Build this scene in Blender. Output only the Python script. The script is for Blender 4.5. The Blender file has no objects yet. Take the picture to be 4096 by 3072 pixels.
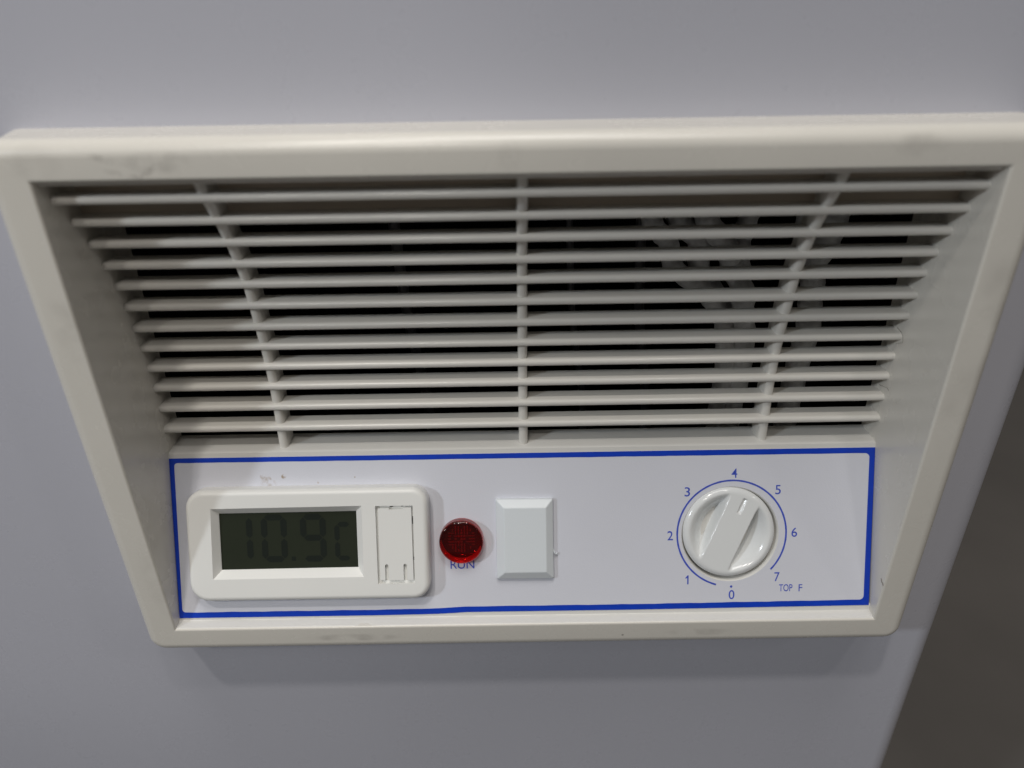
import bpy, bmesh, math, random
from mathutils import Matrix, Vector
random.seed(7)
S = bpy.context.scene
COL = S.collection
MM = 0.001
Z0 = 0.30                                    # height of the vent's centre above the floor (m)

# ------------------------------------------------------------------ camera
cam_d = bpy.data.cameras.new("camera"); cam = bpy.data.objects.new("camera", cam_d); COL.objects.link(cam)
right = Vector((0.9998672641, -0.0064779534, -0.0149495869))
down = Vector((-0.0162135920, -0.4859564681, -0.8738326101))
fwd = Vector((-0.0016042014, 0.8739590077, -0.4859969952))
pos = Vector((-1.92360826, -139.63535, 91.315745)) * MM + Vector((0, 0, Z0))
m = Matrix.Identity(4)
for i in range(3):
    m[i][0] = right[i]; m[i][1] = -down[i]; m[i][2] = -fwd[i]; m[i][3] = pos[i]
cam.matrix_world = m
cam_d.sensor_width = 36.0; cam_d.sensor_fit = 'HORIZONTAL'; cam_d.lens = 3000.0 / 4096.0 * 36.0
cam_d.clip_start = 0.005; cam_d.clip_end = 50
cam_d.dof.use_dof = True; cam_d.dof.focus_distance = 0.196; cam_d.dof.aperture_fstop = 9.5
S.camera = cam

# ------------------------------------------------------------------ light
W = bpy.data.worlds.new("World"); S.world = W; W.use_nodes = True
bg = W.node_tree.nodes["Background"]
bg.inputs[0].default_value = (1.0, 0.97, 0.94, 1); bg.inputs[1].default_value = 0.085
S.view_settings.view_transform = 'Standard'; S.view_settings.look = 'None'
S.view_settings.exposure = 0; S.view_settings.gamma = 1

def lamp(name, dx, dz, dist, power, size, col):
    d = bpy.data.lights.new(name, 'AREA'); d.shape = 'DISK'; d.size = size; d.energy = power; d.color = col
    o = bpy.data.objects.new(name, d); COL.objects.link(o)
    v = Vector((dx, -1.0, dz)).normalized()
    tgt = Vector((0, 0, Z0))
    o.location = tgt + v * dist
    o.rotation_euler = v.to_track_quat('Z', 'Y').to_euler()
    return o
PW = math.pi ** 2
def lit(name, dx, dz, dist, v, size, col): return lamp(name, dx, dz, dist, v * PW * dist * dist, size, col)
lit("ceiling_lamp", -0.20, 1.00, 0.85, 0.095, 0.05, (1.0, 0.95, 0.88))
lit("ceiling_lamp", -0.52, 2.20, 2.5, 0.185, 0.12, (1.0, 0.95, 0.88))
lit("ceiling_lamp", 0.50, 2.25, 2.5, 0.070, 0.13, (1.0, 0.95, 0.90))
lit("ceiling_panel", 0.0, 6.0, 2.2, 0.32, 0.9, (1.0, 0.97, 0.93))
lit("daylight_lamp", -1.35, 0.84, 1.4, 0.245, 0.10, (0.86, 0.93, 1.0))
lit("shelf_lamp", 1.7, 1.3, 2.6, 0.030, 0.2, (1.0, 0.97, 0.93))
# added spot, upper left; its pool's edge stands in for an unseen person's shadow
sd = bpy.data.lights.new("added_pool_spot", 'SPOT'); so = bpy.data.objects.new("added_pool_spot", sd); COL.objects.link(so)
so.location = Vector((-0.30, -0.62, Z0 + 0.66)); saim = Vector((-0.135, 0.0, Z0 + 0.085))
so.rotation_euler = (so.location - saim).to_track_quat('Z', 'Y').to_euler()
sdist = (so.location - saim).length
sd.energy = 4 * PW * 0.10 * sdist ** 2; sd.color = (1.0, 0.96, 0.90); sd.shadow_soft_size = 0.02
sd.spot_size = 2 * math.atan(0.135 / sdist); sd.spot_blend = 0.35

# ------------------------------------------------------------------ materials
def mat(name, col, rough=0.4, spec=0.5, var=0.04, scale=60.0, bump=0.0, bscale=1500.0, marks=(), specks=0.0, coat=0.0):
    M = bpy.data.materials.new(name); M.use_nodes = True
    nt = M.node_tree; N = nt.nodes; L = nt.links; P = N["Principled BSDF"]
    P.inputs["Roughness"].default_value = rough
    P.inputs["Specular IOR Level"].default_value = spec
    P.inputs["Coat Weight"].default_value = coat
    tc = N.new("ShaderNodeNewGeometry")
    pos = tc.outputs["Position"]
    nz = N.new("ShaderNodeTexNoise"); nz.inputs["Scale"].default_value = scale; nz.inputs["Detail"].default_value = 6
    L.new(pos, nz.inputs["Vector"])
    mx = N.new("ShaderNodeMix"); mx.data_type = 'RGBA'
    mx.inputs[6].default_value = tuple(c * (1 - var) for c in col) + (1,)
    mx.inputs[7].default_value = tuple(min(1, c * (1 + var)) for c in col) + (1,)
    L.new(nz.outputs["Fac"], mx.inputs[0])
    out = mx.outputs[2]
    def blend(fac, c, prev):
        b = N.new("ShaderNodeMix"); b.data_type = 'RGBA'
        L.new(fac, b.inputs[0]); L.new(prev, b.inputs[6]); b.inputs[7].default_value = tuple(c) + (1,)
        return b.outputs[2]
    def mth(op, a, b=None, clamp=False):
        q = N.new("ShaderNodeMath"); q.operation = op; q.use_clamp = clamp
        for i, v in enumerate((a, b)):
            if v is None: continue
            if hasattr(v, "links"): L.new(v, q.inputs[i])
            else: q.inputs[i].default_value = v
        return q.outputs[0]
    # dirty marks: (centre mm, radii mm, colour, strength, noise scale)
    for (c, r, dc, st, ns) in marks:
        mp = N.new("ShaderNodeMapping"); mp.vector_type = 'TEXTURE'
        mp.inputs["Location"].default_value = (c[0] * MM, c[1] * MM, c[2] * MM + Z0)
        mp.inputs["Scale"].default_value = tuple(x * MM for x in r)
        if len(c) > 3: mp.inputs["Rotation"].default_value = (0, c[3], 0)
        L.new(pos, mp.inputs["Vector"])
        ln = N.new("ShaderNodeVectorMath"); ln.operation = 'LENGTH'; L.new(mp.outputs[0], ln.inputs[0])
        fall = mth('SUBTRACT', 1.0, ln.outputs["Value"], True)
        n2 = N.new("ShaderNodeTexNoise"); n2.inputs["Scale"].default_value = ns; n2.inputs["Detail"].default_value = 5
        L.new(pos, n2.inputs["Vector"])
        nn = mth('MULTIPLY', mth('SUBTRACT', n2.outputs["Fac"], 0.40), 4.0, True)
        f = mth('MULTIPLY', mth('MULTIPLY', mth('MULTIPLY', fall, 2.2, True), nn, True), st, True)
        out = blend(f, dc, out)
    if specks > 0:
        vo = N.new("ShaderNodeTexVoronoi"); vo.inputs["Scale"].default_value = 110.0; L.new(pos, vo.inputs["Vector"])
        wn = N.new("ShaderNodeTexWhiteNoise"); L.new(vo.outputs["Color"], wn.inputs["Vector"])
        rare = mth('GREATER_THAN', wn.outputs["Value"], 1.0 - specks)
        near = mth('SUBTRACT', 1.0, mth('DIVIDE', vo.outputs["Distance"], 0.045), True)
        f = mth('MULTIPLY', mth('MULTIPLY', mth('MULTIPLY', near, 2.0, True), rare), 0.55)
        out = blend(f, (0.06, 0.05, 0.04), out)
    L.new(out, P.inputs["Base Color"])
    # slight gloss variation
    n3 = N.new("ShaderNodeTexNoise"); n3.inputs["Scale"].default_value = 120; n3.inputs["Detail"].default_value = 4
    L.new(pos, n3.inputs["Vector"])
    L.new(mth('ADD', mth('MULTIPLY', n3.outputs["Fac"], 0.06), rough - 0.03), P.inputs["Roughness"])
    if bump > 0:
        nb = N.new("ShaderNodeTexNoise"); nb.inputs["Scale"].default_value = bscale; nb.inputs["Detail"].default_value = 2
        L.new(pos, nb.inputs["Vector"])
        bp = N.new("ShaderNodeBump"); bp.inputs["Strength"].default_value = bump; bp.inputs["Distance"].default_value = 0.0002
        L.new(nb.outputs["Fac"], bp.inputs["Height"]); L.new(bp.outputs[0], P.inputs["Normal"])
    return M

GREY = (0.20, 0.18, 0.16)
bezel_marks = [((-76, 0, 61.8, 0.3), (5.0, 6, 0.8), GREY, 0.3, 500), ((-73, 0, 59.0, 0.2), (4.5, 6, 0.7), GREY, 0.28, 600),
               ((-66, 0, 61.0), (7, 6, 2.4), GREY, 0.3, 220), ((-68, 0, 59.6, -0.5), (3.5, 6, 0.8), GREY, 0.4, 700),
               ((-89, 0, 61.0), (6, 8, 4), GREY, 0.12, 150), ((73, 0, 62.0), (6, 6, 2.5), GREY, 0.25, 180),
               ((-2, 0, 61), (3, 6, 4), GREY, 0.06, 200), ((-93, 0, 28), (3, 6, 9), GREY, 0.15, 160), ((95, 0, 20), (5, 8, 30), GREY, 0.18, 90),
               ((-45, 0, -61.5), (14, 6, 1.5), GREY, 0.35, 150), ((46, 0, -61.5), (10, 6, 1.5), GREY, 0.35, 150), ((-90, 0, -40), (5, 8, 16), GREY, 0.15, 140)]
cream = mat("cream_plastic", (0.69, 0.663, 0.605), 0.27, 0.5, 0.05, 35, 0.05, 2500, bezel_marks, 0.06)
cream_wall = mat("cream_plastic_recess", (0.69, 0.68, 0.65), 0.38, 0.45, 0.04, 45, 0.03, 2500, (), 0.05)
slatm = mat("slat_plastic", (0.71, 0.69, 0.645), 0.21, 0.5, 0.02, 40, 0.0, 1000, (), 0.04)
enamel = mat("grey_white_enamel", (0.50, 0.505, 0.565), 0.28, 0.5, 0.03, 9, 0.06, 1800, (), 0.0)
BR = (0.30, 0.20, 0.09)
white_plastic = mat("white_plastic", (0.80, 0.80, 0.775), 0.36, 0.5, 0.02, 80, 0.10, 3500, (), 0.03)
cool_plastic = mat("cool_white_plastic", (0.72, 0.76, 0.79), 0.34, 0.5, 0.02, 80, 0.12, 3000)
knob_plastic = mat("glossy_white_plastic", (0.76, 0.775, 0.775), 0.16, 0.55, 0.02, 80)
dark = mat("dark_cavity", (0.018, 0.018, 0.020), 0.7, 0.2, 0.2, 40)
blue = mat("blue_ink", (0.003, 0.045, 0.48), 0.42, 0.4, 0.15, 400)
blue_thin = mat("blue_ink_thin", (0.055, 0.095, 0.52), 0.45, 0.4, 0.2, 900)
lcd = mat("lcd_glass", (0.024, 0.029, 0.019), 0.15, 0.45, 0.15, 60)
lcd_seg = mat("lcd_segment", (0.0145, 0.0185, 0.0150), 0.15, 0.45, 0.15, 60)
hose_m = mat("grey_hose", (0.60, 0.61, 0.62), 0.40, 0.5, 0.8, 230, 0.6, 900)
wire_m = mat("dark_wire", (0.06, 0.06, 0.065), 0.5, 0.4, 0.2, 200)
lint_m = mat("brown_lint", (0.10, 0.075, 0.05), 0.8, 0.2, 0.2, 500)
floor_m = mat("floor_dark", (0.105, 0.097, 0.090), 0.55, 0.4, 0.35, 6, 0.2, 200)
insert_m = mat("dark_red_insert", (0.09, 0.003, 0.003), 0.4, 0.4, 0.3, 300)
facet_m = mat("red_facet", (0.30, 0.010, 0.008), 0.3, 0.5, 0.5, 900)
red = bpy.data.materials.new("red_lens"); red.use_nodes = True
P = red.node_tree.nodes["Principled BSDF"]
P.inputs["Base Color"].default_value = (0.75, 0.012, 0.010, 1); P.inputs["Roughness"].default_value = 0.06
P.inputs["Transmission Weight"].default_value = 1.0; P.inputs["IOR"].default_value = 1.49

# ------------------------------------------------------------------ helpers (all shapes in mm round the vent's centre)
def w(p): return Vector((p[0] * MM, p[1] * MM, p[2] * MM + Z0))
def empty(name, loc, label, cat, group=None):
    o = bpy.data.objects.new(name, None); COL.objects.link(o); o.location = loc; o.empty_display_size = 0.02
    o["label"] = label; o["category"] = cat
    if group: o["group"] = group
    return o
def world_origin(o):
    v = Vector((0, 0, 0))
    while o: v = v + o.location; o = o.parent
    return v
def link(name, me, mt, parent):
    o = bpy.data.objects.new(name, me); COL.objects.link(o)
    if mt and not me.materials: me.materials.append(mt)
    if parent: o.parent = parent; o.location = -world_origin(parent)
    return o
def mk(name, vs, fs, mt, parent, smooth=None, bevel=0.0, seg=3, wn=False, conv=True):
    me = bpy.data.meshes.new(name)
    me.from_pydata([w(v) if conv else v for v in vs], [], fs); me.update()
    bm = bmesh.new(); bm.from_mesh(me)
    bmesh.ops.remove_doubles(bm, verts=bm.verts, dist=1e-7)
    bmesh.ops.recalc_face_normals(bm, faces=bm.faces); bm.to_mesh(me); bm.free()
    o = link(name, me, mt, parent)
    if smooth is not None:
        for p in me.polygons: p.use_smooth = True
        me.set_sharp_from_angle(angle=math.radians(smooth))
    if bevel > 0:
        b = o.modifiers.new("bevel", 'BEVEL'); b.width = bevel * MM; b.segments = seg; b.limit_method = 'ANGLE'; b.angle_limit = math.radians(30)
        b.harden_normals = False
        for p in me.polygons: p.use_smooth = True
        wn = True
    if wn:
        n = o.modifiers.new("normals", 'WEIGHTED_NORMAL'); n.keep_sharp = True; n.weight = 80
    return o
def prism_x(prof, x0, x1, closed=True):
    n = len(prof)
    vs = [(x0, y, z) for y, z in prof] + [(x1, y, z) for y, z in prof]
    fs = [(i, (i + 1) % n, n + (i + 1) % n, n + i) for i in range(n if closed else n - 1)]
    if closed: fs += [tuple(range(n))[::-1], tuple(range(n, 2 * n))]
    return vs, fs
def box(x0, x1, y0, y1, z0, z1):
    vs = [(x, y, z) for x in (x0, x1) for y in (y0, y1) for z in (z0, z1)]
    fs = [(0, 1, 3, 2), (4, 6, 7, 5), (0, 4, 5, 1), (2, 3, 7, 6), (0, 2, 6, 4), (1, 5, 7, 3)]
    return vs, fs
def join(*parts):
    V = []; Fc = []
    for vs, fs in parts:
        k = len(V); V += list(vs); Fc += [tuple(i + k for i in f) for f in fs]
    return V, Fc
def tube(pts, r, seg=10, sub=6):
    # catmull-rom through points (mm)
    P = [Vector(p) for p in pts]; P = [P[0] * 2 - P[1]] + P + [P[-1] * 2 - P[-2]]
    C = []
    for i in range(1, len(P) - 2):
        for k in range(sub):
            t = k / sub; a, b, c, d = P[i - 1:i + 3]
            C.append(0.5 * ((2 * b) + (c - a) * t + (2 * a - 5 * b + 4 * c - d) * t * t + (3 * b - a - 3 * c + d) * t ** 3))
    C.append(P[-2])
    vs = []; fs = []
    for i, c in enumerate(C):
        d = (C[min(i + 1, len(C) - 1)] - C[max(i - 1, 0)]).normalized()
        a = d.orthogonal().normalized() if i == 0 else (a - d * a.dot(d)).normalized()
        b = d.cross(a)
        rr = r(i / (len(C) - 1)) if callable(r) else r
        for k in range(seg):
            q = 2 * math.pi * k / seg
            vs.append(tuple(c + (a * math.cos(q) + b * math.sin(q)) * rr))
    for i in range(len(C) - 1):
        for k in range(seg):
            fs.append((i * seg + k, i * seg + (k + 1) % seg, (i + 1) * seg + (k + 1) % seg, (i + 1) * seg + k))
    fs.append(tuple(range(seg))[::-1]); fs.append(tuple(range((len(C) - 1) * seg, len(C) * seg)))
    return vs, fs
# the tilted control panel's plane: u to the right, v down the panel, h out of it
PA = (19.63, -17.48); PT = (-0.39034947, -0.92066677); PN = (-0.92066677, 0.39034947)
def pp(u, v, h=0.0): return (u, PA[0] + PT[0] * v + PN[0] * h, PA[1] + PT[1] * v + PN[1] * h)
def fill(loops):
    """flat region between an outer loop and holes, loops of (u, v, h)"""
    bm = bmesh.new(); es = []
    for lp in loops:
        vv = [bm.verts.new(Vector(p)) for p in lp]
        for i in range(len(vv)): es.append(bm.edges.new((vv[i], vv[(i + 1) % len(vv)])))
    bmesh.ops.triangle_fill(bm, edges=es, use_beauty=True, use_dissolve=False)
    bm.verts.index_update()
    vs = [tuple(v.co) for v in bm.verts]; fs = [tuple(v.index for v in f.verts) for f in bm.faces]
    bm.free(); return vs, fs
def onp(part): return [pp(*p) for p in part[0]], part[1]
def bridge(a, b):
    n = len(a); return list(a) + list(b), [(i, (i + 1) % n, n + (i + 1) % n, n + i) for i in range(n)]
def rrect(u0, u1, v0, v1, r, h, n=8):
    rs = r if isinstance(r, (list, tuple)) else (r,) * 4         # TL TR BR BL
    out = []
    for (cu, cv, a0, rr) in ((u0 + rs[0], v0 + rs[0], 180, rs[0]), (u1 - rs[1], v0 + rs[1], 270, rs[1]), (u1 - rs[2], v1 - rs[2], 0, rs[2]), (u0 + rs[3], v1 - rs[3], 90, rs[3])):
        for k in range(n + 1):
            a = math.radians(a0 + 90 * k / n); out.append((cu + rr * math.cos(a), cv + rr * math.sin(a), h))
    return out
def circ(cu, cv, r, h, n=64): return [(cu + r * math.cos(2 * math.pi * k / n), cv + r * math.sin(2 * math.pi * k / n), h) for k in range(n)]

# ------------------------------------------------------------------ floor
vs, fs = box(-4000, 4000, -4000, 4000, -320, -300)
fl = mk("floor", vs, fs, floor_m, None); fl["kind"] = "structure"

# ------------------------------------------------------------------ the freezer
freezer = empty("chest_freezer", (0, 0.30, 0), "white chest freezer with cream louvred vent and blue bordered control panel on its front", "chest freezer")
T = 15.0                                     # how far the vent cover stands proud of the sheet
# sheet cabinet: front with an opening behind the cover, rounded upright corners
XR, XL, R = 121.3, -720.0, 7.0
def cabinet():
    ft = T; back = 560.0; zb, zt = -285.0, 520.0
    out = []
    # outline (plan view), from the front opening's sides outwards
    prof = [(XL + R, ft)]
    prof = []
    for k in range(13):
        a = math.radians(90 * k / 12); prof.append((XR - R + R * math.sin(a), ft + R - R * math.cos(a)))
    prof += [(XR, back)]
    left = [(XL + R - R * math.sin(math.radians(90 * k / 12)), ft + R - R * math.cos(math.radians(90 * k / 12))) for k in range(13)] + [(XL, back)]
    def wall(pr):
        n = len(pr); rows = (zb, -60.5, 60.0, zt); v = [(x, y, z) for z in rows for x, y in pr]
        return v, [(r * n + i, r * n + i + 1, (r + 1) * n + i + 1, (r + 1) * n + i) for r in range(3) for i in range(n - 1)]
    out.append(wall(prof)); out.append(wall(left))
    out.append(wall([(XL, back), (XR, back)]))
    hx, hz0, hz1 = 93.0, -60.5, 60.0
    def rect(x0, x1, z0, z1): return [(x0, ft, z0), (x1, ft, z0), (x1, ft, z1), (x0, ft, z1)], [(0, 1, 2, 3)]
    xs = [XL + R, -hx, hx, XR - R]; zs = [zb, hz0, hz1, zt]
    for i in range(3):
        for j in range(3):
            if i == 1 and j == 1: continue
            out.append(rect(xs[i], xs[i + 1], zs[j], zs[j + 1]))
    top = [(x, y, zt) for x, y in prof] + [(x, y, zt) for x, y in left[::-1]]
    out.append((top, [tuple(range(len(top)))]))
    return join(*out)
vs, fs = cabinet()
mk("cabinet", vs, fs, enamel, freezer, smooth=40, wn=True)
# plinth feet
for fx in (XL + 60, XR - 60):
    for fy in (70, 500):
        pr = [(r, z) for r, z in ((0, -284.5), (22, -284.5), (20, -294), (24, -299.9), (0, -299.9))]
        n = 20; V = [(fx + r * math.cos(2 * math.pi * k / n), fy + r * math.sin(2 * math.pi * k / n), z) for r, z in pr for k in range(n)]
        Fq = [(i * n + k, i * n + (k + 1) % n, (i + 1) * n + (k + 1) % n, (i + 1) * n + k) for i in range(4) for k in range(n)]
        mk("foot", V, Fq, dark, freezer, smooth=40)
# machine compartment behind the louvres (open to the front)
vs, fs = box(-112, 112, 27.5, 220, -75, 70)
mk("machine_compartment", vs, [f for f in fs if f != (0, 4, 5, 1)], dark, freezer)

# ------------------------------------------------------------------ vent cover
IX, IZ = 90.5, 57.7
OX, OT, OB = 99.3, 65.2, -66.2
def cover():
    # profile: (outward 0..1 blend or mm, depth)
    RO = 3.2
    prof = [('i', 0, 29.0), ('i', 0, 0.6), ('i', 0.08, 0.28), ('i', 0.3, 0.08), ('i', 0.6, 0.0)]
    for k in range(9):
        a = math.radians(90 * k / 8); prof.append(('o', -RO + RO * math.sin(a), RO - RO * math.cos(a)))
    prof += [('d', -0.38, T + 0.05)]           # side walls draw outwards towards the sheet
    def ring(kind, off, y):
        if kind == 'i':
            c = [(-IX - off, IZ + off), (IX + off, IZ + off), (IX + off, -IZ - off), (-IX - off, -IZ - off)]
            r = 0.02 + off * 0.5
        else:
            ox = OX + (3.6 if kind == 'd' else off)
            c = [(-ox, OT + off), (ox, OT + off), (ox, OB - off), (-ox, OB - off)]
            r = max(4.6 + min(off, 0), 0.5)
        pts = []
        cx = [(c[0][0] + r, c[0][1] - r, 180, -90), (c[1][0] - r, c[1][1] - r, 90, -90), (c[2][0] - r, c[2][1] + r, 0, -90), (c[3][0] + r, c[3][1] + r, 270, -90)]
        for (x, z, a0, da) in cx:
            for k in range(7):
                a = math.radians(a0 + da * k / 6); pts.append((x + r * math.cos(a), y, z + r * math.sin(a)))
        return pts
    rings = [ring(*q) for q in prof]
    # a soft wander so the long edges are not ruler-straight
    n = len(rings[0]); V = [p for rg in rings for p in rg]; Fq = []
    for i in range(len(rings) - 1):
        for k in range(n):
            Fq.append((i * n + k, i * n + (k + 1) % n, (i + 1) * n + (k + 1) % n, (i + 1) * n + k))
    return V, Fq
vs, fs = cover()
vent = mk("vent_cover", vs, fs, cream, freezer, smooth=50, wn=True)

NOSE = [(1.9, 58.2), (4.3, 53.1), (8.6, 47.4), (12.3, 41.65), (15.1, 35.9), (17.5, 30.2), (18.7, 24.45), (19.75, 18.75), (20.7, 13.0), (21.3, 7.3), (21.6, 1.55), (21.4, -4.2), (20.95, -9.9), (20.6, -16)]
def nose_y(z):
    for (y0, z0), (y1, z1) in zip(NOSE, NOSE[1:]):
        if z <= z0 and z >= z1: return y0 + (y1 - y0) * (z0 - z) / (z0 - z1)
    return NOSE[0][0] if z > NOSE[0][1] else NOSE[-1][0]
# one slat, origin at its nose
sp = []
for k in range(9):
    a = math.radians(90 + 180 * k / 8); sp.append((0.9 + 0.9 * math.cos(a), 0.9 * math.sin(a)))
sp += [(5.4, -0.60), (5.6, -0.4), (5.6, 0.4), (5.4, 0.66)]
vs, fs = prism_x(sp, -IX - 0.05, IX + 0.05)
sm = bpy.data.meshes.new("slat"); sm.from_pydata([(x * MM, y * MM, z * MM) for x, y, z in vs], [], fs); sm.update()
bm = bmesh.new(); bm.from_mesh(sm); bmesh.ops.recalc_face_normals(bm, faces=bm.faces); bm.to_mesh(sm); bm.free()
for p in sm.polygons: p.use_smooth = True
sm.set_sharp_from_angle(angle=math.radians(35)); sm.materials.append(slatm)
base = -world_origin(vent)
for i, (y, z) in enumerate(NOSE[:13]):
    o = bpy.data.objects.new("slat", sm); COL.objects.link(o); o.parent = vent
    jit = random.uniform(-0.10, 0.10)
    o.location = base + w((0, y, z - (0.75 if i == 0 else 0) + jit))
    o.rotation_euler = (0, random.uniform(-0.0005, 0.0005), 0)
# ribs: upright bars just behind the noses
for xc, w2 in ((-61.4, 1.15), (0.45, 1.15), (62.0, 1.15)):
    sec = [(-w2, 7.0), (-w2, 2.0), (-w2 * 0.85, 1.4), (-w2 * 0.5, 1.05), (0, 0.95), (w2 * 0.5, 1.05), (w2 * 0.85, 1.4), (w2, 2.0), (w2, 7.0)]
    zsr = [57.75 - (57.75 + 16.2) * k / 40 for k in range(41)]
    V = [(xc + sx, nose_y(z) + sy, z) for z in zsr for sx, sy in sec]; n = len(sec)
    Fq = [(i * n + k, i * n + (k + 1) % n, (i + 1) * n + (k + 1) % n, (i + 1) * n + k) for i in range(40) for k in range(n)]
    Fq += [tuple(range(n)), tuple(range(40 * n, 41 * n))]
    mk("rib", V, Fq, slatm, vent, smooth=40)
# solid back behind the two uppermost gaps
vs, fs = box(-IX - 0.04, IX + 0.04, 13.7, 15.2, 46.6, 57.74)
mk("back_plate", vs, fs, mat("warm_shade_plastic", (0.60, 0.52, 0.43), 0.45, 0.4, 0.08, 50), vent)  # same plastic as the cover; warm shade between slats is put into its colour

# ------------------------------------------------------------------ control panel
q0 = pp(0, -1.15); q1 = pp(0, 0.3, -0.10); q2 = pp(0, 41.5, -0.10); q3 = pp(0, 43.35, -0.10)
vs1, fs1 = prism_x([(28.5, -16.2), (20.9, -16.2), (20.5, -16.28), (q0[1] + 0.02, q0[2] + 0.0), (q1[1], q1[2]), (q1[1] + 2.5, q1[2] - 0.5), (28.5, q1[2] + 0.5)], -IX - 0.04, IX + 0.04)
lipx = [-IX - 0.04 + (2 * IX + 0.08) * k / 120 for k in range(121)]
lp = [(q2[1] + 2.5, q2[2] - 1), (q2[1], q2[2]), (q3[1] + 0.12, q3[2] + 0.12), (q3[1] - 0.1, q3[2] - 0.02), (0.55, -57.62), (0.2, -57.9), (0.5, -59), (6, -59)]
V2 = []; F2 = []; n = len(lp)
for i, x in enumerate(lipx):
    # small moulding nick in the lip's edge
    nick = 0.45 * math.exp(-((x + 41.5) / 1.3) ** 2)
    for j, (y, z) in enumerate(lp):
        d = nick if j in (4, 5) else 0
        V2.append((x, y + (-0.25 * d if j == 5 else 0), z + 0.02 * math.sin(x * 0.31) * (j in (3, 4)) - d * (0.6 if j == 4 else 0)))
F2 = [(i * n + k, i * n + (k + 1) % n, (i + 1) * n + (k + 1) % n, (i + 1) * n + k) for i in range(120) for k in range(n)]
F2 += [tuple(range(n)), tuple(range(120 * n, 121 * n))]
vs, fs = join((vs1, fs1), (V2, F2))
panel = mk("control_panel", vs, fs, cream_wall, freezer, smooth=25, wn=True)

pm = []
for (u, v, r, st) in ((-66.6, 5.0, 0.9, 0.55), (-65.3, 5.9, 1.0, 0.45), (-61.3, 5.2, 0.75, 0.85), (-64.5, 7.2, 1.6, 0.35), (-66, 6.2, 1.8, 0.25), (-52.5, 6.9, 0.35, 0.6), (-43, 5.6, 0.22, 0.8)):
    c = pp(u, v); pm.append((c, (r, r, r), BR, st, 900))
white_film = mat("white_film", (0.68, 0.69, 0.755), 0.38, 0.5, 0.02, 60, 0.16, 3200, pm, 0.05)
def bot(u):
    pts = [(-90.5, 42.55), (-39, 42.6), (-25, 42.5), (-19.5, 42.36), (-15.5, 42.1), (-8, 42.1), (26, 42.15), (90.5, 41.9)]
    for (a, b), (c, d) in zip(pts, pts[1:]):
        if a <= u <= c:
            t = (u - a) / (c - a); return b + (d - b) * t
    return pts[0][1] if u < -90 else pts[-1][1]
NB = 60
outer = [(-90.45, 0.0, 0), (90.42, 0.0, 0)] + [(90.2 - (180.6) * k / NB, bot(90.2 - 180.6 * k / NB), 0) for k in range(NB + 1)]
HC = (53.6, 22.25); HR = 12.6
film = onp(fill([outer, circ(HC[0], HC[1], HR, 0, 72)]))
side = bridge([pp(u, v, 0) for u, v, h in outer], [pp(u, v, -0.18) for u, v, h in outer])
vs, fs = join(film, side)
mk("panel_film", vs, fs, white_film, panel)
# blue border
wob = lambda s: 0.05 * math.sin(s * 0.43) + 0.04 * math.sin(s * 1.1 + 1)
inner = []
for k in range(7):
    a = math.radians(180 + 90 * k / 6); inner.append((-89.2 + 0.9 + 0.9 * math.cos(a), 1.2 + 0.9 + 0.9 * math.sin(a), 0))
for k in range(1, 60):
    u = -88.4 + 176.0 * k / 60; inner.append((u, 1.22 + 0.12 * (u + 90) / 90 + 0.4 * wob(u), 0))
for k in range(7):
    a = math.radians(270 + 90 * k / 6); inner.append((89.02 - 1.1 + 1.1 * math.cos(a), 1.48 + 1.1 + 1.1 * math.sin(a), 0))
for k in range(7):
    a = math.radians(90 * k / 6); inner.append((88.77 - 1.1 + 1.1 * math.cos(a), 40.4 - 1.1 + 1.1 * math.sin(a), 0))
for k in range(1, 60):
    u = 87.0 - 175.5 * k / 60; inner.append((u, bot(u) - 1.5 + 0.7 * wob(u), 0))
for k in range(7):
    a = math.radians(90 + 90 * k / 6); inner.append((-89.55 + 0.9 + 0.9 * math.cos(a), 41.0 - 0.9 + 0.9 * math.sin(a), 0))
H1 = 0.05
oi = [(u * 0.99995, v, H1) for u, v, h in outer]; ii = [(u, v, H1) for u, v, h in inner]
vs, fs = onp(fill([oi, ii]))
mk("border_line", vs, fs, blue, panel)
# printed characters
def text(name, s, u, v, height, width=None, h=0.05, rot=0.0, mt=blue_thin, bold=0.0):
    c = bpy.data.curves.new(name, 'FONT'); c.body = s; c.size = 1.0; c.resolution_u = 6; c.offset = bold
    o = bpy.data.objects.new("tmp", c); COL.objects.link(o)
    dg = bpy.context.evaluated_depsgraph_get()
    me = bpy.data.meshes.new_from_object(o.evaluated_get(dg)); bpy.data.objects.remove(o); me.name = name
    xs = [q.co.x for q in me.vertices]; ys = [q.co.y for q in me.vertices]
    x0, x1, y0, y1 = min(xs), max(xs), min(ys), max(ys)
    ky = height / (y1 - y0); kx = (width / (x1 - x0)) if width else ky
    for q in me.vertices:
        a = (q.co.x - (x0 + x1) / 2) * kx; b = -(q.co.y - (y0 + y1) / 2) * ky
        q.co = w(pp(u + a, v + b, h))
    me.materials.clear()
    return link(name, me, mt, panel)
for s, u, v, wd in (("0", 54.24, 38.5, 1.5), ("2", 38.1, 22.4, 1.45), ("3", 42.45, 10.87, 1.4), ("4", 54.5, 6.15, 1.5), ("5", 65.8, 10.67, 1.4), ("6", 70.25, 22.0, 1.45), ("7", 66.0, 33.86, 1.35)):
    text("numeral", s, u, v, 2.45, wd, bold=0.004)
text("lettering", "TOP", 68.35, 36.87, 1.92, 3.5, bold=0.003)
text("lettering", "F", 72.2, 36.93, 1.9, 0.95, bold=0.003)
text("lettering", "RUN", -15.9, 29.25, 2.2, 6.2, bold=0.0)
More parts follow.
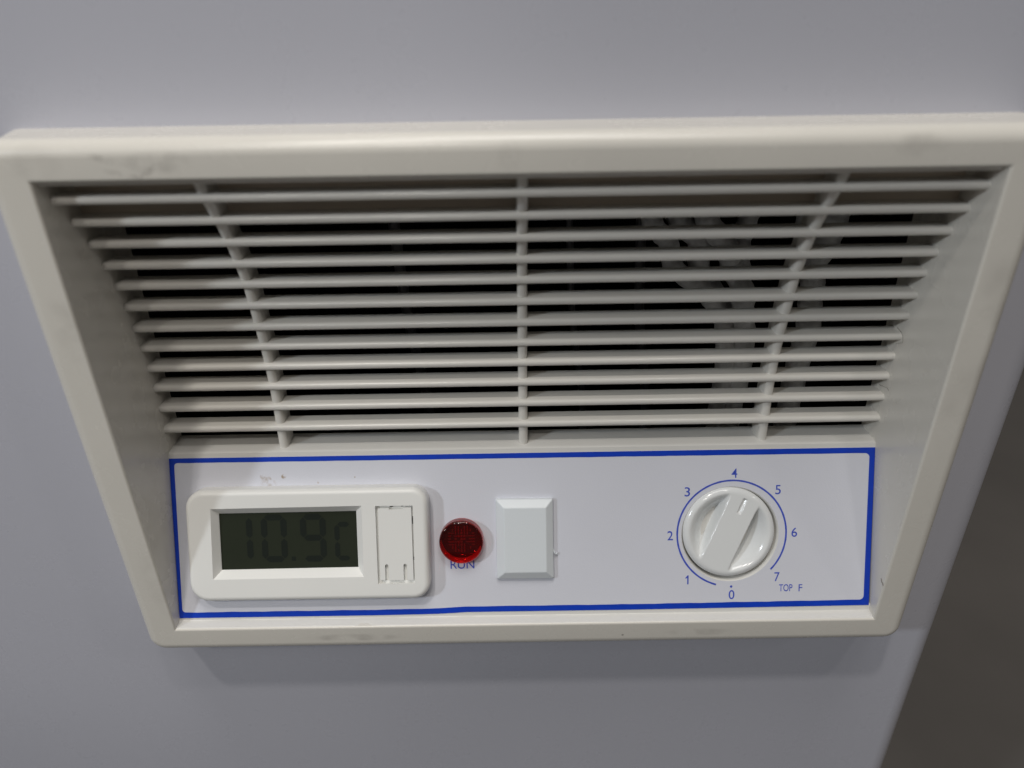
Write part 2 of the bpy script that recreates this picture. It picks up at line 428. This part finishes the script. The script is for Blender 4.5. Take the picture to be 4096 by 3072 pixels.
one = [(42.62, 35.53), (42.62, 33.75), (42.18, 34.05), (42.18, 33.72), (42.72, 33.1), (42.97, 33.1), (42.97, 35.53)]
vs, fs = onp(fill([[(u, v, 0.05) for u, v in one]])); mk("numeral", vs, fs, blue_thin, panel)
vs, fs = onp(fill([circ(54.11, 36.3, 0.32, H1, 16)])); mk("dial_dot", vs, fs, blue_thin, panel)
RC = (54.02, 22.15); a0, a1 = math.degrees(math.atan2(36.02 - RC[1], 50.05 - RC[0])), 360 + math.degrees(math.atan2(31.99 - RC[1], 64.48 - RC[0]))
na = 90; arc = []
for k in range(na + 1):
    a = math.radians(a0 + (a1 - a0) * k / na); j = 0.015 * math.sin(k * 1.7)
    for r in (14.32 + j, 13.88 - j): arc.append((RC[0] + r * math.cos(a), RC[1] + r * math.sin(a), H1))
vs, fs = onp((arc, [(2 * i, 2 * i + 1, 2 * i + 3, 2 * i + 2) for i in range(na)]))
mk("dial_arc", vs, fs, blue_thin, panel)

# ------------------------------------------------------------------ thermostat knob in its dished hole
def lathe(cu, cv, prof, n=72, cap=False):
    V = [pp(cu + r * math.cos(2 * math.pi * k / n), cv + r * math.sin(2 * math.pi * k / n), h) for r, h in prof for k in range(n)]
    Fq = [(i * n + k, i * n + (k + 1) % n, (i + 1) * n + (k + 1) % n, (i + 1) * n + k) for i in range(len(prof) - 1) for k in range(n)]
    if cap: Fq.append(tuple(range((len(prof) - 1) * n, len(prof) * n)))
    return V, Fq
knob = empty("thermostat_knob", (0, 0, 0), "", ""); del knob["label"]; del knob["category"]
knob.parent = freezer; knob.location = w(pp(53.2, 21.7)) - freezer.location
vs, fs = lathe(HC[0], HC[1], [(12.62, 0.02), (12.5, -0.1), (12.3, -0.5), (12.15, -1.2), (12.0, -2.6), (11.4, -3.4), (9, -3.6)], cap=True)
mk("knob_dish", vs, fs, cream_wall, knob, smooth=60)
KC = (53.22, 21.65); KR = 11.85; ca, sa = math.cos(math.radians(24.5)), math.sin(math.radians(24.5))
def sst(x): x = max(0, min(1, x)); return x * x * (3 - 2 * x)
def kh(du, dv):
    r = math.hypot(du, dv) / KR
    a = (du * ca + dv * sa) / KR; b = (du * sa - dv * ca) / KR        # across / along the grip
    top = 1.0 - 0.15 * r * r
    # rounded outer rim
    e = max(0.0, (r - 0.86) / 0.14); hgt = top - 1.15 * (1 - math.sqrt(max(0, 1 - e * e)))
    # scoops on both sides of the grip bar
    side = sst((abs(a) - 0.315) / 0.085)
    bowl = sst((0.90 - r) / 0.46)
    hgt -= 5.2 * side * bowl * (1.0 - 0.25 * sst((abs(a) - 0.4) / 0.4))
    # pointer groove
    g = sst((0.050 - abs(a)) / 0.030) * sst((b - 0.46) / 0.03) * sst((0.83 - b) / 0.03)
    return hgt - 0.55 * g
NA, NR = 260, 84
V = [pp(KC[0], KC[1], kh(0, 0))]
for i in range(1, NR + 1):
    t = i / NR; r = KR * (1 - (1 - t) ** 1.25)
    for k in range(NA):
        a = 2 * math.pi * k / NA; du, dv = r * math.cos(a), r * math.sin(a); V.append(pp(KC[0] + du, KC[1] + dv, kh(du, dv)))
for h in (-0.6, -3.2):
    for k in range(NA):
        a = 2 * math.pi * k / NA; V.append(pp(KC[0] + KR * math.cos(a), KC[1] + KR * math.sin(a), h))
Fq = [(0, 1 + k, 1 + (k + 1) % NA) for k in range(NA)]
for i in range(NR + 1):
    for k in range(NA):
        Fq.append((1 + i * NA + k, 1 + i * NA + (k + 1) % NA, 1 + (i + 1) * NA + (k + 1) % NA, 1 + (i + 1) * NA + k))
mk("knob_cap", V, Fq, knob_plastic, knob, smooth=80)

# ------------------------------------------------------------------ red run lamp
LC = (-15.9, 22.45)
runlamp = empty("indicator_lamp", (0, 0, 0), "", ""); del runlamp["label"]; del runlamp["category"]
runlamp.parent = freezer; runlamp.location = w(pp(*LC)) - freezer.location
lens_prof = [(0.01, 0.12), (5.6, 0.12), (5.7, 0.2), (5.66, 2.3)]
for k in range(1, 7):
    a = math.radians(90 * k / 6); lens_prof.append((5.66 - 0.75 + 0.75 * math.cos(a), 2.3 + 0.75 * math.sin(a)))
lens_prof += [(3.5, 3.25), (1.5, 3.33), (0.01, 3.36)]
vs, fs = lathe(LC[0], LC[1], lens_prof, 64)
mk("lens", vs, fs, red, runlamp, smooth=50)
vs, fs = lathe(LC[0] + 0.05, LC[1] - 0.55, [(5.0, 0.07), (0.01, 0.08)], 48)
mk("lamp_insert", vs, fs, insert_m, runlamp)
parts = []
for i in range(-5, 6):
    for j in range(-5, 6):
        if math.hypot(i, j) > 4.6 or random.random() < 0.18: continue
        u = LC[0] + i * 0.74; v = LC[1] - 0.4 + j * 0.74
        if (abs(i) > abs(j)): du, dv = 0.34, 0.13
        else: du, dv = 0.13, 0.34
        if i * i + j * j < 5: du = dv = 0.26
        b0 = [(u - du, v - dv), (u + du, v - dv), (u + du, v + dv), (u - du, v + dv)]
        hh = 0.10
        vv = [pp(x, y, 0.085) for x, y in b0] + [pp(u + (x - u) * .4, v + (y - v) * .4, hh) for x, y in b0]
        parts.append((vv, [(4, 5, 6, 7), (0, 1, 5, 4), (1, 2, 6, 5), (2, 3, 7, 6), (3, 0, 4, 7)]))
vs, fs = join(*parts)
fo = mk("lens_facets", vs, fs, facet_m, runlamp); fo["kind"] = "stuff"

# ------------------------------------------------------------------ rocker switch cover
o4 = [(-6.9, 11.72), (7.74, 11.82), (7.8, 32.95), (-6.9, 32.9)]; i4 = [(-4.8, 13.75), (5.9, 13.78), (5.87, 30.75), (-4.8, 30.76)]
V = [pp(u, v, 0) for u, v in o4] + [pp(u, v, 1.15) for u, v in o4] + [pp(u, v, 2.55) for u, v in i4]
Fq = [(0, 1, 5, 4), (1, 2, 6, 5), (2, 3, 7, 6), (3, 0, 4, 7), (4, 5, 9, 8), (5, 6, 10, 9), (6, 7, 11, 10), (7, 4, 8, 11), (8, 9, 10, 11)]
sw = mk("switch_cover", V, Fq, cool_plastic, freezer, bevel=0.22, seg=3)
vs, fs = tube([pp(7.7, 25.2, 0.7), pp(8.0, 26.0, 0.9), pp(8.3, 26.6, 0.75), pp(8.75, 26.3, 0.6), pp(8.8, 26.9, 0.4)], lambda t: 0.2 - 0.08 * t, 8, 4)
mk("moulding_burr", vs, fs, cool_plastic, sw, smooth=60)

# ------------------------------------------------------------------ hoses and wires behind the louvres
zs = (45, 36, 28, 20, 14, 7, 0, -6, -20, -42, -70)
for xs_, r, yy in (((34, 36, 38, 44, 45.5, 54.5, 60, 62.5, 64, 64.5, 66), 2.9, 70), ((44, 45, 46, 53, 53.5, 57, 63, 66, 66.5, 67, 68), 3.2, 74), ((52, 53, 54, 60, 63, 66, 67, 68, 69, 69, 70), 3.4, 69), ((66, 68, 68.5, 67.5, 67, 68.5, 70, 71, 71, 70, 70), 3.0, 76), ((96, 93, 90.5, 89, 88, 88.5, 88.5, 88, 87.5, 87, 86), 3.6, 70), ((82, 83, 84, 84, 84.5, 84, 83.5, 83, 82, 80, 76), 1.6, 78)):
    kk = 0.86                                # their depth: about 45 mm behind the cover's face
    vs, fs = tube([(-1.9 + (x + 1.9) * kk, yy - 30 + 2 * math.sin(z * 0.13 + x), 91.3 + (z - 91.3) * kk) for x, z in zip(xs_, zs)], (lambda t, r=r * kk: r * (0.98 + 0.05 * math.sin(t * 130))), 12, 24)
    mk("hose", vs, fs, hose_m, freezer, smooth=60)
for x, r in ((13, 1.0), (33, 1.5), (-36, 1.6)):
    vs, fs = tube([(x, 66, 66), (x + 1.5, 65, 30), (x + 3, 66, 0), (x + 7, 66, -30), (x + 8, 66, -70)], r, 8, 5)
    mk("wire", vs, fs, wire_m, freezer, smooth=60)

# ------------------------------------------------------------------ clip-in thermometer
TU0, TU1, TV0, TV1 = -85.5, -24.0, 7.55, 36.75
thermo = empty("digital_thermometer", w(pp((TU0 + TU1) / 2, (TV0 + TV1) / 2, 0)), "white rounded digital thermometer with dark LCD window, left of the red lamp", "thermometer")
TH = 4.4; RR = (4.9, 4.2, 4.2, 5.0)
def tr(ins, h): return rrect(TU0 + ins, TU1 - ins, TV0 + ins, TV1 - ins, [max(r - ins, 0.5) for r in RR], h, 10)
rings = [tr(0, 0.01), tr(0, 2.6)] + [tr(1.5 - 1.5 * math.cos(math.radians(90 * k / 6)), TH - 1.5 + 1.5 * math.sin(math.radians(90 * k / 6))) for k in range(1, 7)]
sides = [bridge([pp(*p) for p in a], [pp(*p) for p in b]) for a, b in zip(rings, rings[1:])]
win_o = [(-78.85, 12.25, TH), (-40.65, 12.0, TH), (-40.75, 30.55, TH), (-79.2, 30.7, TH)]
win_i = [(-77.5, 13.95, 2.5), (-42.45, 13.8, 2.5), (-42.45, 28.6, 2.5), (-77.55, 28.8, 2.5)]
slot = [(-37.25, 12.15, TH), (-27.75, 12.18, TH), (-27.8, 32.5, TH), (-37.2, 32.5, TH)]
slot_i = [(u, v, 3.3) for u, v, h in slot]
face = onp(fill([rings[-1], win_o, slot]))
vs, fs = join(*sides, face, bridge([pp(*p) for p in win_o], [pp(*p) for p in win_i]),
              bridge([pp(*p) for p in win_i], [pp(u, v, 2.2) for u, v, h in win_i]),
              bridge([pp(*p) for p in slot], [pp(*p) for p in slot_i]), ([pp(*p) for p in slot_i], [(0, 1, 2, 3)]))
mk("housing", vs, fs, white_plastic, thermo, smooth=25, wn=True)
vs, fs = ([pp(u, v, 2.35) for u, v in ((-77.7, 13.7), (-42.2, 13.6), (-42.2, 28.8), (-77.8, 29.0))], [(0, 1, 2, 3)])
disp = mk("display", vs, fs, lcd, thermo)
# seven-segment figures 10.9 and a small c
def seg7(u0, u1, v0, v1, on, t=1.0):
    out = []; vm = (v0 + v1) / 2; g = 0.12
    def hb(v): out.append([(u0 + g, v), (u0 + t * .5 + g, v - t / 2), (u1 - t * .5 - g, v - t / 2), (u1 - g, v), (u1 - t * .5 - g, v + t / 2), (u0 + t * .5 + g, v + t / 2)])
    def vb(u, a, b): out.append([(u, a + g), (u + t / 2, a + t * .5 + g), (u + t / 2, b - t * .5 - g), (u, b - g), (u - t / 2, b - t * .5 - g), (u - t / 2, a + t * .5 + g)])
    if 'a' in on: hb(v0)
    if 'g' in on: hb(vm)
    if 'd' in on: hb(v1)
    if 'f' in on: vb(u0, v0, vm)
    if 'e' in on: vb(u0, vm, v1)
    if 'b' in on: vb(u1, v0, vm)
    if 'c' in on: vb(u1, vm, v1)
    return out
polys = seg7(-72.5, -70.0, 15.2, 26.2, 'bc', 1.6) + seg7(-66.2, -61.2, 15.2, 26.2, 'abcdef', 1.6) + seg7(-56.2, -51.2, 15.2, 26.2, 'abcdfg', 1.6) + seg7(-47.6, -44.3, 17.3, 26.2, 'adef', 1.3)
polys.append([(-59.5, 25.6), (-58.4, 25.6), (-58.4, 26.7), (-59.5, 26.7)])
parts = [([pp(u, v, 2.39) for u, v in pl], [tuple(range(len(pl)))]) for pl in polys]
vs, fs = join(*parts); mk("digits", vs, fs, lcd_seg, disp)
# battery door
dr = [(-36.6, 12.8), (-33.85, 12.75), (-33.75, 13.15), (-30.25, 13.12), (-30.15, 12.7), (-28.2, 12.67), (-28.12, 31.6), (-29.75, 31.6)]
def slotpts(u, half, top, bot_):
    return [(u + half, bot_), (u + half, top + half)] + [(u + half * math.cos(math.radians(a)), top + half - half * math.sin(math.radians(a))) for a in (30, 60, 90, 120, 150)] + [(u - half, top + half), (u - half, bot_)]
dr = dr[:-1] + slotpts(-30.15, 0.45, 27.3, 31.58) + slotpts(-34.85, 0.45, 27.35, 31.55) + [(-36.62, 31.55)]
topf = onp(fill([[(u, v, 4.3) for u, v in dr]]))
vs, fs = join(topf, bridge([pp(u, v, 4.3) for u, v in dr], [pp(u, v, 3.32) for u, v in dr]))
door = mk("battery_door", vs, fs, white_plastic, thermo)
gaps = [[(-33.7, 12.32), (-32.9, 12.32), (-32.9, 12.7), (-33.7, 12.7)], [(-30.9, 12.32), (-30.35, 12.32), (-30.35, 12.6), (-30.9, 12.6)], [(-28.1, 15.2), (-27.85, 15.2), (-27.85, 17.2), (-28.1, 17.2)], [(-28.05, 25.8), (-27.88, 25.8), (-27.88, 26.6), (-28.05, 26.6)]]
vs, fs = join(*[([pp(u, v, 3.36) for u, v in g], [(0, 1, 2, 3)]) for g in gaps])
mk("latch_gap", vs, fs, dark, door)

# ------------------------------------------------------------------ lint caught on the louvres
def lint(pts, r, label):
    vs, fs = tube(pts, r, 6, 4); o = mk("lint_fibre", vs, fs, lint_m, None, smooth=60)
    o["label"] = label; o["category"] = "lint"; o["group"] = "lint fibres caught at the right side of the vent"
    return o
lint([(87.96, 19.3, 16.37), (89.37, 19.1, 14.87), (89.84, 19.0, 13.37), (89.81, 19.0, 12.52), (88.66, 19.3, 12.15)], 0.045, "brown hair curled round the right end of the middle louvre slats")
lint([(87.77, 20.5, 0.48), (88.59, 20.3, 0.12), (89.81, 20.2, -0.4), (90.31, 20.0, -1.11)], 0.04, "brown hair curling out between the lower slats by the right wall")
lint([(90.42, 1.86, -45.39), (90.41, 1.2, -45.95), (90.42, 0.6, -46.0), (90.41, 0.15, -46.3)], 0.06, "dark fibre stuck to the right recess wall near the bottom corner")
